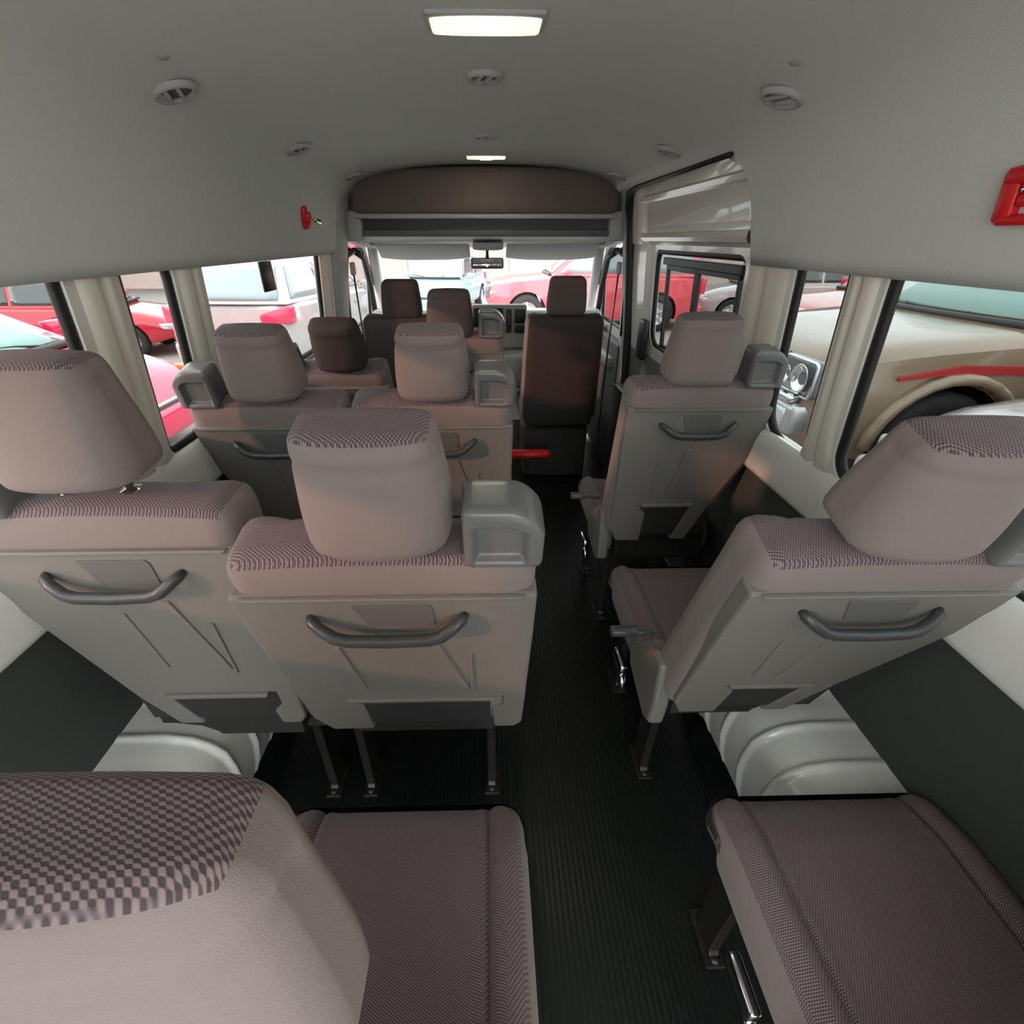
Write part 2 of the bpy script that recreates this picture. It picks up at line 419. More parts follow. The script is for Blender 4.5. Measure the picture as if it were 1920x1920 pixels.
a = wheel_arch('trim_14', -1); tag(a, kind='structure')
a = wheel_arch('trim_15', 1); tag(a, kind='structure')

# sliding door inner skin
dr = empty('door_1', (0, 0, 0), kind='structure')
def door_rows(y0, y1, ztab, off):
    return [[(wx(z)-off(z), y, z) for z in ztab] for y in (y0, y1)]
mb = MB()
zt = [1.425, 1.44, 1.455, 1.47, 1.475, 1.50, 1.60, 1.605, 1.62, 1.63, 1.66, 1.70]
of = {1.425: 0, 1.44: .03, 1.455: .034, 1.47: .03, 1.475: .012, 1.50: .010, 1.60: .010, 1.605: .028, 1.62: .03, 1.63: .015, 1.66: .014, 1.70: .012}
ysd = [1.62, 1.9, 2.2, 2.5, 2.70, 2.74, 2.78, 2.90]
rows = []
for y in ysd:
    k = sstep(2.68, 2.78, y)
    rows.append([(wx(z)-lerp(of[z], .032, k), y, z) for z in zt])
mb.grid(rows, smooth=False); ob('door_skin', mb, M['white'], dr)
mb = MB(); mb.prism([(wx(z)-.022, z) for z in (.04, .3, .6, .9)]+[(wx(z)-.002, z) for z in (.9, .6, .3, .04)], 1.63, 2.9, 'xz'); ob('door_card', mb, M['midtrim'], dr)
mb = MB(); mb.prism([(2.66, .88), (2.88, .88), (2.93, 1.44), (2.66, 1.44)], .79, .84, 'yz', bev=.012); mb.v = [(wx(p[2])-.022+(p[0]-.79)*.8, p[1], p[2]) for p in mb.v]; ob('door_edge', mb, M['white'], dr)
mb = MB(); mb.rbox((0, 0, 0), (.014, .05, .10), .012); ob('latch_cover', mb, M['black'], dr, loc=(.835, 2.62, .98))
# black weatherstrip round the door opening
mb = MB(); mb.tube([(.722, 1.70, 1.664), (.724, 2.2, 1.664), (.724, 2.70, 1.663), (.732, 2.83, 1.650), (.752, 2.895, 1.60), (.778, 2.915, 1.50), (.805, 2.92, 1.30), (.832, 2.90, 1.0), (.86, 2.88, .5), (.87, 2.86, .03)], [.007, .008, .010, .014, .016, .016, .016, .015, .014, .014], 10, flat=1.5)
ob('weatherstrip', mb, M['rubber'], dr)

# bulkhead with overhead shelf above the cab
bk = empty('overhead_shelf', (0, 3.12, 1.57), label='brown cloth overhead shelf panel above the cab with a black block for its shaded slot', cat='shelf')
mb = MB()
def bulk_fn(x, y, z):
    t = x/.755
    if z > 0: z = z*(1-.42*abs(t)**3.2)
    return (x, y-.035*(1-t*t)*(1 if y < 0 else .2), z)
mb.rbox((0, 0, .105), (.755, .045, .112), .04, (24, 6, 10), fn=bulk_fn); ob('cloth_panel', mb, M['bulk'], bk)
mb = MB(); mb.rbox((0, -.03, -.012), (.735, .03, .013), .010, (10, 4, 4)); ob('panel_edge', mb, M['greytrim'], bk)
mb = MB(); mb.box((0, .15, -.052), (.70, .15, .027)); ob('slot_shade', mb, M['black'], bk)  # solid black block paints the shade inside the open slot
mb = MB(); mb.rbox((0, .02, -.092), (.72, .05, .018), .012, (10, 4, 4)); ob('shelf_lip', mb, M['midtrim'], bk)
for sg in (-1, 1):
    mb = MB(); mb.rbox((sg*.755, .02, -.06), (.055, .06, .075), .02, (4, 4, 4)); ob('shelf_bracket', mb, M['greytrim'], bk)
# cab ceiling ahead of the shelf, header
mb = MB(); mb.grid([[(-.84, 3.14, 1.465), (0, 3.14, 1.468), (.84, 3.14, 1.465)], [(-.84, 3.42, 1.435), (0, 3.42, 1.445), (.84, 3.42, 1.435)], [(-.80, 3.72, 1.385), (0, 3.76, 1.40), (.80, 3.72, 1.385)]])
mb.grid([[(-.86, 3.14, 1.50), (0, 3.14, 1.50), (.86, 3.14, 1.50)], [(-.80, 3.76, 1.42), (0, 3.80, 1.435), (.80, 3.76, 1.42)]]); 
mb.grid([[(-.80, 3.72, 1.385), (0, 3.76, 1.40), (.80, 3.72, 1.385)], [(-.80, 3.76, 1.42), (0, 3.80, 1.435), (.80, 3.76, 1.42)]])
ob('ceiling_front', mb, M['greytrim'], kind='structure')
# bulkhead filling above cab roof (outside face)
mb = MB(); mb.prism([(-.8, 1.48), (.8, 1.48), (.8, 1.72), (.5, 1.83), (-.5, 1.83), (-.8, 1.72)], 3.40, 3.45, 'xz'); ob('trim_10', mb, M['white'], kind='structure')
# front wall: cowl + A pillars + windscreen
mb = MB(); mb.box((0, 4.2, .40), (.90, .05, .44)); ob('wall_front', mb, M['white'], kind='structure')
for nm, sg in (('trim_11', -1), ('trim_12', 1)):
    mb = MB(); mb.tube([(sg*.79, 3.70, 1.41), (sg*.815, 3.88, 1.20), (sg*.84, 4.06, .98), (sg*.85, 4.16, .82)], [.035, .035, .04, .045], 10); ob(nm, mb, M['greytrim'], kind='structure')
wn = empty('window_9', kind='structure')
mb = MB(); mb.grid([[(lerp(-.79, .79, i/8), 3.73+.05*(1-(i/4-1)**2), 1.40) for i in range(9)], [(lerp(-.85, .85, i/8), 4.13+.08*(1-(i/4-1)**2), .84) for i in range(9)]]); ob('glass_pane', mb, M['glass_clear'], wn)

# ------------------------------------------------------------------ cab furniture
ds = empty('dashboard', (0, 3.75, .55), label='beige and grey dashboard with dark centre vents below the windscreen', cat='dashboard')
mb = MB(); mb.prism([(3.60, .60), (3.60, .94), (3.66, 1.0), (3.80, 1.0), (4.12, .90), (4.12, .45), (3.72, .45)], -.83, .83, 'yz', bev=.012); ob('fascia', mb, M['dash'], ds, loc=(0, -3.75, -.55))
mb = MB(); mb.rbox((.085, 3.60, .90), (.20, .035, .15), .02, (6, 4, 6)); ob('centre_stack', mb, M['dash'], ds, loc=(0, -3.75, -.55))
for x0, x1, z0, z1 in ((-.10, .115, .90, 1.03), (.135, .175, .86, 1.02), (.195, .275, .925, 1.02), (.195, .275, .86, .915)):
    mb = MB(); mb.rbox(((x0+x1)/2, 3.56, (z0+z1)/2), ((x1-x0)/2, .01, (z1-z0)/2), .008, (4, 4, 4)); ob('dash_vent' if x0 > 0 else 'dash_screen', mb, M['black'], ds, loc=(0, -3.75, -.55))
mb = MB(); mb.rbox((.18, 3.50, .62), (.16, .14, .12), .05, (6, 6, 6)); ob('lower_console', mb, M['dash'], ds, loc=(0, -3.75, -.55))
# steering wheel
sw = empty('steering_wheel', (.45, 3.42, .86), label='dark steering wheel ahead of the driver seat', cat='steering wheel')
xf = Matrix.Rotation(R(-62), 4, 'X')
mb = MB(); mb.tube([xf @ Vector((.18*cos(a*pi/16), .18*sin(a*pi/16), 0)) for a in range(32)], .014, 8, closed=True); ob('rim', mb, M['black'], sw)
mb = MB(); mb.rbox((0, 0, 0), (.07, .06, .02), .02, xf=xf)
for an in (0, pi, -pi/2): mb.tube([xf @ Vector((.05*cos(an), .05*sin(an), 0)), xf @ Vector((.178*cos(an), .178*sin(an), 0))], .013, 6)
ob('hub', mb, M['black'], sw)
# sun visors
for sg, lab in ((-1, 'pale sun visor folded up on the left above the windscreen'), (1, 'pale sun visor on the right above the windscreen with small label')):
    vz = empty('sun_visor', (sg*.42+.01, 3.52, 1.378), label=lab, cat='sun visor', group='sun visors')
    mb = MB()
    mb.rbox((0, 0, 0), (.30, .085, .011), .010, (16, 6, 4), fn=lambda x, y, z: (x, y+(.035*(1-abs(x/.30)**3)-.015 if y > 0 else 0), z))
    ob('visor_pad', mb, M['visor'], vz, rot=(R(-27), 0, 0))
    mb = MB(); mb.tube([(sg*.27, -.06, .03), (sg*.34, -.06, .045)], .008, 6); ob('visor_hinge', mb, M['greytrim'], vz)
cn = empty('map_lamp', (.01, 3.50, 1.41), label='small grey map lamp unit between the two sun visors', cat='lamp')
mb = MB(); mb.rbox((0, 0, 0), (.10, .08, .022), .015, (6, 6, 4)); ob('housing', mb, M['greytrim'], cn)
mb = MB(); mb.rbox((0, -.01, -.02), (.07, .05, .006), .004, (4, 4, 4)); ob('lens', mb, M['visor'], cn)
rm = empty('rear_view_mirror', (0.005, 3.60, 1.305), label='black framed rear view mirror hanging at the windscreen centre', cat='mirror')
mb = MB(); mb.rbox((0, 0, 0), (.112, .014, .034), .014, (6, 4, 6)); ob('frame', mb, M['black'], rm, rot=(R(-12), 0, R(3)))
mb = MB(); mb.rbox((0, -.013, 0), (.100, .004, .026), .003, (4, 4, 4)); ob('mirror_glass', mb, M['mirror'], rm, rot=(R(-12), 0, R(3)))
mb = MB(); mb.tube([(0, .01, .02), (0, .02, .06), (0, .04, .10)], [.014, .009, .014], 8); ob('stalk', mb, M['black'], rm)
# seat belts
def belt(x, y, lab):
    e = empty('seat_belt', (x, y, .3), label=lab, cat='seat belt', group='cab seat belts')
    mb = MB(); sg = 1 if x > 0 else -1
    mb.tube([(0, 0, .98), (-.01*sg, .0, .6), (-.02*sg, -.02, .0)], .004, 6, flat=4, up=(1, 0, 0)); ob('webbing', mb, M['black'], e)
    mb = MB(); mb.rbox((0, 0, 1.0), (.012, .03, .035), .01, (4, 4, 4)); ob('anchor', mb, M['greytrim'], e)
belt(.775, 3.05, 'black belt hanging on the pillar beside the driver seat')
belt(-.775, 3.05, 'black belt hanging on the left pillar by the front passenger seat')
# door inner boards of the cab
for sg, nm in ((-1, 'door_2'), (1, 'door_3')):
    e = empty(nm, kind='structure')
    mb = MB(); mb.rbox((sg*.86, 3.42, .45), (.035, .38, .42), .02, (4, 6, 6)); ob('door_card', mb, M['midtrim'], e)
    mb = MB(); mb.rbox((sg*.815, 3.38, .74), (.03, .25, .035), .02, (4, 6, 4)); ob('arm_rest', mb, M['greytrim'], e)
    mb = MB(); mb.tube([(sg*.835, 3.02, .93), (sg*.83, 3.04, 1.2), (sg*.82, 3.12, 1.36), (sg*.815, 3.30, 1.385)], .014, 8)
    mb.tube([(sg*.835, 3.78, .93), (sg*.83, 3.70, 1.15), (sg*.82, 3.55, 1.34), (sg*.815, 3.30, 1.385)], .02, 8); ob('window_frame', mb, M['black'], e)
# dark step well and mechanism by the side door
mb = MB(); mb.rbox((.83, 2.72, .34), (.05, .17, .34), .02, (4, 6, 6)); ob('trim_13', mb, M['black'], kind='structure')

# ------------------------------------------------------------------ seats
HZ = .44        # hinge height
MC = {}
def outline(taper):
    sR = .165 if taper < 0 else .21
    """rear shell outline (x,s); taper -1/0/+1 = side cut away towards the wheel arch"""
    w = .240
    pts = [(-w, .58), (w, .58)]
    if taper > 0: pts += [(w, .46), (w-.11, sR), (w-.165, .06), (w-.225, .06), (w-.18, sR)]
    else: pts += [(w, .46), (w-.004, .08), (w-.02, .055), (w-.068, .055), (w-.074, sR-.06), (w-.05, sR-.035), (w-.05, sR+.01), (w-.066, sR+.01), (w-.072, sR)]
    if taper < 0: pts += [(-w+.18, sR), (-w+.225, .06), (-w+.165, .06), (-w+.11, sR), (-w, .46)]
    else: pts += [(-w+.11, sR), (-w+.135, sR-.03), (-w+.135, .055), (-w+.04, .055), (-w+.01, .12), (-w, .46)]
    return pts
T = .115
def seat_meshes(taper, grip):
    key = (taper, grip)
    if key in MC: return MC[key]
    D = {}
    w = .244
    def bf(x, y, z):
        # z: -.3..+.3 -> s ; y +front
        s = z+.36
        k = 1-.02*sstep(.2, .6, s)
        x2 = x*k
        if taper and x*taper > 0: x2 = x*(1-.42*(1-sstep(.12, .44, s)))
        yy = y
        if y > 0: yy += .018*sstep(.10, .235, abs(x))-.006        # side bolsters
        gr = .006*math.exp(-((abs(x)-.16)/.007)**2) if y > 0 else 0
        yy -= gr
        if z > .2: x2 += 0; 
        return (x2, yy, z+(.012*(1-(x/w)**2) if z > .25 else 0))
    def bm_(side, c):
        if side == '+y' and abs(c[0]) < .20: return 0
        if side == '+z' and abs(c[0]) < .222: return 0
        if c[2] > .59 and c[1] > -.105 and abs(c[0]) < .222: return 0
        return 1
    mb = MB(); mb.rbox((0, -.055, .36), (w, T/2, .285), .036, (36, 10, 24), fn=bf, mfn=bm_)
    D['backrest'] = mb.mesh('backrest', [M['weave'], M['cloth']])
    # hard rear shell
    y0, y1 = -T-.004, -T+.035
    mb = MB(); mb.prism(outline(taper), y0, y1, 'xz', bev=.006, smooth=False)
    def raised(poly, h, bev=.003): mb.prism(poly, y0-h, y0+.004, 'xz', bev=bev)
    sL = .235 if taper >= 0 else .235
    xl = -.240+(.18 if taper < 0 else .11); xr = .240-(.18 if taper > 0 else .07)
    xtl = -.215; xtr = .215
    if taper < 0: xm = -.232+.10
    raised([(-.215, .572), (.215, .572), (.222, .580), (-.222, .580)], .006, .002)
    sR = .165 if taper < 0 else .21; raised([(xl, sR+.002), (xr, sR+.002), (xr+.006, sR+.015), (xl-.004, sR+.015)], .008, .003)
    # pressed diagonal ribs under the handle
    raised([(.055, .46), (.069, .46), (xr-.045, .26), (xr-.062, .26)] if taper <= 0 else [(-.01, .44), (.006, .44), (-.03, .26), (-.046, .26)], .004, .0015)
    raised([(xl+.02, .43), (xl+.03, .43), (xl+.05, .27), (xl+.03, .27)], .0035, .0015)
    if taper <= 0: raised([(.125, .40), (.132, .40), (.132, .25), (.125, .25)], .004, .0015)
    raised([(-.09, .555), (-.065, .485), (.065, .485), (.065, .555)], -.0001, 0) if False else None
    D['back_panel'] = mb.mesh('back_panel', M['shell'])
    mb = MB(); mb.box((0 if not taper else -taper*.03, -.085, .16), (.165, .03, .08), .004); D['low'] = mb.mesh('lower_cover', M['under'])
    # flat plate in darker plastic paints the shade of the handle recess
    mb = MB(); mb.prism([(-.055, .558), (.068, .558), (.074, .55), (.074, .502), (-.035, .502)], y0-.0025, y0+.01, 'xz', bev=.001); D['handle_pocket_shade'] = mb.mesh('handle_pocket_shade', M['pocket_shade'])
    mb = MB(); pts = []
    for x, s_, t in ((-.126, .528, .0), (-.121, .526, .010), (-.106, .518, .020), (-.086, .505, .027), (-.066, .499, .029), (0, .497, .030), (.066, .499, .029), (.086, .505, .027), (.106, .519, .020), (.121, .528, .010), (.126, .530, .0)):
        pts.append((x, y0-t, s_))
    mb.tube(pts, [.007, .010, .011, .0115, .0115, .0115, .0115, .0115, .011, .010, .007], 10, flat=.9); D['grab_handle'] = mb.mesh('grab_handle', M['hplastic'])
    if grip:
        mb = MB(); g = grip
        def gf(x, y, z):
            q = x*g                     # outer side positive
            if z > 0 and q > 0: z *= 1-.80*(q/.058)**2.4
            # hollow finger recess inside a D-shaped rim, on the rear face
            if y < -.02:
                top = .030-.045*max(0, q/.058)**2.4
                d = min(q+.046, .036-q, top-z, z+.046)
                y += .016*sstep(0, .012, d)
            return (x, y*(1-.15*(z+.06)/.12), z)
        mb.rbox((0, 0, 0), (.058, .045, .056), .013, (40, 10, 40), fn=gf)
        D['grip'] = mb.mesh('corner_grip', M['grip'])
    # headrest
    def hf(x, y, z):
        k = 1-.14*sstep(-.06, .12, z)
        x2 = x*k; q = min(1, abs(x)/.102); y2 = y
        if y < 0: y2 = y*(.55+.95*sqrt(max(0, 1-q**2.3)))           # D-shaped rear
        y2 *= 1-.30*sstep(-.09, .10, z); groove = .003*math.exp(-((z-.055)/.005)**2) if (y < .02) else 0
        nx = x/.102; ny = y/.05
        return (x2-nx*groove, y2-ny*groove, z+(.004*(1-nx*nx) if z > .05 else 0))
    def hm(side, c): 
        if side == '+z': return 0
        if side == '+y' and abs(c[0]) < .08: return 0
        return 1
    mb = MB(); mb.rbox((0, 0, 0), (.104, .055, .094), .023, (26, 12, 24), fn=hf, mfn=hm); D['headrest'] = mb.mesh('headrest', [M['weave'], M['cloth']])
    mb = MB()
    mb.lathe([(.0001, -.09), (.0065, -.09), (.0065, -.122), (.017, -.124), (.019, -.132), (.017, -.14), (.0065, -.142), (.0065, -.19), (.0001, -.19)], 12)
    D['post'] = mb.mesh('headrest_post', M['chrome'])
    # cushion
    def cf(x, y, z):
        z2 = z
        if z > 0:
            z2 += .016*sstep(.13, .20, abs(x))*(1-sstep(.20, .235, abs(x)))-.010*sstep(.10, .24, y)
            z2 -= .012*math.exp(-((abs(x)-.165)/.006)**2)
            z2 -= .006*math.exp(-((y+.14)/.006)**2)
        if y > .15: z2 = z2-.012*(y-.15)/.08 if z > 0 else z2+.03
        return (x, y, z2)
    def cm(side, c):
        if side == '+z' and abs(c[0]) < .222 and c[1]-.235 > -.14: return 0
        if side == '+y': return 0
        return 1
    mb = MB(); mb.rbox((0, .235, -.005), (.238, .245, .065), .045, (96, 40, 8), fn=cf, mfn=cm); D['cushion'] = mb.mesh('cushion', [M['weave'], M['cloth']])
    MC[key] = D; return D
mb = MB()
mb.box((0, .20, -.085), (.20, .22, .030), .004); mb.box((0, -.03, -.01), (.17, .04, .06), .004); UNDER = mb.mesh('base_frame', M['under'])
def leg_mesh(h):
    mb = MB(); mb.prism([(-.03, 0), (.05, 0), (.035, -h+.02), (.05, -h), (-.05, -h), (-.03, -h+.03)], -.012, .012, 'yz', bev=.003)
    mb.box((0, 0, -h+.006), (.022, .055, .006), .002); mb.lathe([(.0001, 0), (.011, 0), (.013, -.008), (.0001, -.008)], 8, xf=Matrix.Translation((0, -.04, -h+.02)))
    return mb.mesh('leg', M['metal'])
def lever_mesh():
    mb = MB(); mb.tube([(0, 0, 0), (-.03, 0, .006), (-.045, 0, .008)], .006, 8); mb.rbox((-.075, 0, .012), (.035, .014, .011), .008, (4, 4, 4)); return mb.mesh('recline_lever', M['hplastic'])
LEV = lever_mesh()
def wing_mesh(sg):
    mb = MB(); mb.prism([(-.06, -.06), (.09, -.05), (.13, .0), (.09, .06), (0, .16), (-.05, .17), (-.085, .05), (-.095, -.03)], -.020, .020, 'yz', bev=.010)
    for p in ((0, -.02), (-.05, -.03)): mb.lathe([(.0001, .0), (.007, .0), (.009, -.004)], 8, xf=Matrix.Translation((-.016*sg*-1, p[0], p[1])) @ Matrix.Rotation(pi/2, 4, 'Y'))
    return mb.mesh('hinge_cover', M['shell'])
WING = wing_mesh(1)
def seat(label, x, y, rec, taper=0, grip=0, hr=(0, 0.), group=None, lever=0, legz=(0, 0), dim_hm=None, hs=1., wings=(1, 1), hrot=0., hy=0., cl=1.):
    """x centre, y of hinge (front foot of backrest), rec recline in degrees"""
    D = seat_meshes(taper, grip); e = empty('passenger_seat', (x, y, 0), label=label, cat='seat', group=group)
    e_z = HZ
    ob('seat_cushion', D['cushion'], None, e, loc=(0, -.02, HZ-.015)).scale = (.95 if taper else 1, cl, 1)
    ob('base_frame', UNDER, None, e, loc=(0, 0, HZ))
    for i, sx in enumerate((-.20, .165) if x < 0 else (-.165, .20)):
        h = HZ-.10-legz[i]
        for yy in (.02, .34): ob('leg', leg_mesh(h), None, e, loc=(sx*(1.0), yy, HZ-.10))
    r = R(rec)
    b = ob('backrest', D['backrest'], None, e, loc=(0, 0, HZ), rot=(r, 0, 0))
    ob('back_panel', D['back_panel'], None, b); ob('lower_cover', D['low'], None, b); ob('handle_pocket_shade', D['handle_pocket_shade'], None, b); ob('grab_handle', D['grab_handle'], None, b)
    if grip: ob('corner_grip', D['grip'], None, b, loc=(grip*.186, -.072, .693))
    hme = D['headrest']
    if dim_hm:
        hme = hme.copy(); hme.materials.clear(); hme.materials.append(M[dim_hm]); hme.materials.append(M[dim_hm])
    ob('headrest', hme, None, b, loc=(hr[0], -.052+hy, .752+hr[1]), rot=(hrot, 0, 0)).scale = (1/(.93 if taper else 1), hs, 1)
    if taper: b.scale = (.93, 1, 1)
    for sx in (-.055, .055): ob('headrest_post', D['post'], None, b, loc=(hr[0]+sx, -.052+hy, .752+hr[1]))
    for i, sg in enumerate((-1, 1)):
        if wings[i]: ob('hinge_cover', WING, None, e, loc=(sg*.222 if not (taper and taper*sg > 0) else sg*.12, -.02, HZ-.01), rot=(r*.6, 0, 0))
    if lever: ob('recline_lever', LEV, None, e, loc=(lever*-.236, -.015, HZ+.165), rot=(0, 0, 0 if lever > 0 else pi))
    if lever:
        mb = MB(); mb.rbox((0, 0, 0), (.012, .045, .022), .008, (4, 6, 4)); mb.tube([(0, -.03, -.01), (0, -.06, -.06)], .012, 8); ob('slide_latch', mb, M['chrome'], e, loc=(-lever*.225, .19, HZ-.16))
    return e
H4, H3, H2 = .81, 1.565, 2.32
G = {k: 'seats in the %s passenger row' % k for k in ('front', 'second', 'third', 'rear')}
seat('upright left window seat of the fourth row, raised headrest lit reddish on chrome posts', -.642, H4, 5, -1, -1, (-.008, .03), None, legz=(.36, .0), wings=(0, 0))
seat('reclined aisle seat of the fourth row with tub shaped headrest and silver corner grip', -.166, H4, 14, 0, 1, (.008, .008), None, wings=(0, 0))
seat('single reclined seat right of the aisle in the fourth row beside a white pillar', .640, H4+.035, 17, 1, 1, (-.008, .008), None, lever=1, legz=(0, .36), wings=(1, 0))
seat('left window seat of the third row with black corner grip at the window', -.642, H3, 14, -1, -1, (.012, .0), None, wings=(0, 0))
seat('aisle side seat of the left pair in the third row, taupe headrest', -.166, H3, 14, 0, 1, (.010, .0), None, wings=(0, 0))
seat('single upright seat on the right in the third row behind the side door', .652, H3-.02, 6, 1, 1, (-.015, -.012), None, lever=1, wings=(1, 0))
seat('far left seat of the second row with headrest colour darkened for shade against the window', -.642, H2, 26, -1, -1, (.05, .0), None, dim_hm='cloth_dark', wings=(0, 0))  # dark headrest cloth stands in for the weak light in this row
seat('aisle side seat of the second row, headrest just behind the front passenger headrest', -.166, H2, 4, 0, 1, (-.0, -.02), None, dim_hm='cloth_mid', wings=(0, 0))  # headrest in darker brown cloth to paint in the weaker light
seat('nearest seat on the left, checked headrest close up in the lower left corner', -.172, .09, 5, 0, 0, (.0, -.012), None, hrot=R(-8), hy=.109, cl=.93, wings=(0, 0), hs=.58)
seat('nearest single seat on the right, only its wide cushion in view', .675, .09, 20, 0, 0, (0, 0), None, lever=1, cl=.94)
# front seats
def cab_seat(name, label, x, y, w, rec, hz, tone):
    e = empty(name, (x, y, 0), label=label, cat='seat', group=None); r = R(rec)
    def bf(xx, yy, zz):
        k = 1-.04*sstep(0, .32, zz)+.04*(1-sstep(-.3, .0, zz)); q = xx*k
        if yy > 0: yy += .03*sstep(.12, .24, abs(xx))
        return (q, yy, zz)
    mb = MB(); mb.rbox((0, -.055, .32), (w, .065, .32), .045, (20, 8, 20), fn=bf, mfn=lambda s, c: 1 if s in ('-x', '+x') else 0)
    b = ob('backrest', mb, [M['cloth_dark'], M['cloth']], e, loc=(0, 0, HZ), rot=(r, 0, 0))
    mb = MB(); mb.rbox((0, 0, 0), (.112, .052, .10), .03, (14, 8, 14), fn=lambda a, c, d: (a*(1-.10*sstep(-.05, .1, d)), c, d), mfn=lambda s, c: 0)
    ob('headrest', mb, [M[tone]], b, loc=(0, -.055, hz)); 
    for sx in (-.055, .055): ob('headrest_post', MC[(0, 1)]['post'], None, b, loc=(sx, -.055, hz))
    mb = MB(); mb.rbox((0, -.06, .05), (w*.92, .07, .09), .03, (8, 6, 6)); ob('lower_back_cover', mb, M['under'], b)
    mb = MB(); mb.rbox((0, .24, -.02), (w, .26, .07), .045, (12, 10, 6)); ob('seat_cushion', mb, M['weave'], e, loc=(0, 0, HZ-.02))
    mb = MB(); mb.rbox((0, .18, .18), (w*.9, .24, .18), .02, (6, 6, 6)); ob('seat_box', mb, M['under'], e)
    return e
cab_seat('driver_seat', 'tall brown cloth driver seat on the right with boxy headrest', .455, 3.02, .238, 6, .74, 'cloth_mid')
cab_seat('passenger_seat', 'front passenger seat on the left of the cab with dark upright headrest', -.485, 3.02, .245, 6, .725, 'cloth_dark')

# ------------------------------------------------------------------ ceiling fittings
def ctilt(x):
    d = .02; return atan2(cz(x+d)-cz(x-d), 2*d)
def vent(x, y, lab, r=.055):
    e = empty('ceiling_vent', (x, y, cz(x)), label=lab, cat='air vent', group='round vents in the headliner')
    e.rotation_euler = (0, -ctilt(x)*.7, 0); e.location.z -= .002; r = .044 if abs(x) < .1 else .047
    mb = MB(); mb.lathe([(r*.74, .006), (r*.76, -.006), (r*.9, -.009), (r*1.0, -.005), (r*1.04, .003)], 32); ob('vent_ring', mb, M['greytrim'], e)
    mb = MB(); mb.lathe([(.0001, -.001), (r*.74, -.001)], 24); ob('vent_core', mb, M['midtrim'], e)
    for k in (-.35, .2):
        mb = MB(); mb.rbox((k*r, 0, -.004), (.0045, r*.66, .005), .002, (4, 4, 4)); ob('vane', mb, M['greytrim'], e, rot=(0, 0, R(18)))
for x, y, lab in ((0, 1.50, 'round vent on the ceiling centre line just ahead of the big lamp'), (0, 2.26, 'small round vent on the ceiling centre line before the far lamp'),
                  (-.66, 1.32, 'nearest round vent at the left of the ceiling'), (.66, 1.34, 'nearest round vent at the right of the ceiling'),
                  (-.66, 2.06, 'middle one of the three round vents along the left ceiling edge'), (.66, 2.08, 'middle one of the three round vents along the right ceiling edge'),
                  (-.66, 2.86, 'farthest left round vent beside the overhead shelf'), (.66, 2.84, 'farthest right round vent beside the overhead shelf')): vent(x, y, lab)
def clamp_(x, y, w, d, lab, glow):
    e = empty('ceiling_lamp', (x, y, cz(x)), label=lab, cat='lamp', group='ceiling lamps')
    mb = MB(); mb.rbox((0, 0, -.001), (w+.007, d+.006, .006), .005, (10, 6, 4)); ob('bezel', mb, M['greytrim'], e)
    mb = MB(); mb.rbox((0, 0, -.006), (w, d, .008), .0075, (16, 8, 4), fn=lambda a, b, c: (a, b*(1-.25*abs(a/w)**3), c)); ob('lens', mb, M['lens'], e)
    mb = MB(); mb.rbox((0, 0, -.012), (w*.32, d*.55, .004), .0035, (6, 6, 4)); ob('bright_centre', mb, M['lensglow'], e)
clamp_(.003, 1.168, .100, .038, 'big glowing white dome lamp on the ceiling nearest the camera', 1)
clamp_(.003, 2.745, .093, .035, 'small glowing lamp in front of the overhead shelf', 1)
for x, y, lab in ((-.60, 1.19, 'tiny flush cap on the left of the headliner'), (.60, 1.20, 'tiny flush cap on the right of the headliner')):
    mb = MB(); mb.lathe([(.0001, -.002), (.010, -.002), (.014, .001)], 16); o = ob('trim_clip', mb, M['greytrim'], loc=(x, y, cz(x)), rot=(0, -ctilt(x), 0), label=lab, cat='clip', group='headliner clips')
# emergency hammers on the sides
e = empty('emergency_hammer', (-.775, 2.37, 1.528), label='small red clip with a silver hammer head on the left headliner', cat='hammer')
mb = MB(); mb.rbox((0, 0, 0), (.012, .022, .042), .008, (4, 4, 6)); mb.rbox((.014, .0, -.0), (.01, .016, .02), .006, (4, 4, 4)); ob('red_bracket', mb, M['red'], e, rot=(R(14), 0, 0))
mb = MB(); mb.tube([(.014, .0, -.004), (.03, .03, -.010), (.035, .07, -.014)], [.006, .009, .012], 8); ob('silver_head', mb, M['chrome'], e)
e = empty('emergency_hammer', (.785, .785, 1.508), label='red plastic escape hammer bracket at the far right edge of the headliner', cat='hammer')
mb = MB()
mb.rbox((0, .045, -.005), (.016, .020, .046), .010, (4, 4, 6)); mb.rbox((0, .0, .030), (.018, .060, .016), .010, (4, 6, 4)); mb.rbox((0, -.02, -.012), (.014, .045, .012), .008, (4, 6, 4)); mb.rbox((0, .0, -.045), (.016, .055, .010), .008, (4, 6, 4))
ob('red_bracket', mb, M['red'], e, rot=(0, R(-8), 0)); e.scale = (.75, .75, .75)
mb = MB(); mb.rbox((-.012, -.012, .008), (.006, .03, .010), .005, (4, 4, 4)); ob('hammer_head', mb, M['chrome'], e)
# phone sized black card seen through the third left window: hangs on the window
e = ob('dark_card', MB().rbox((0, 0, 0), (.004, .055, .052), .003, (4, 4, 4)), M['black'], loc=(-.845, 2.02, 1.325), label='small black rectangle stuck on the long left window', cat='card')
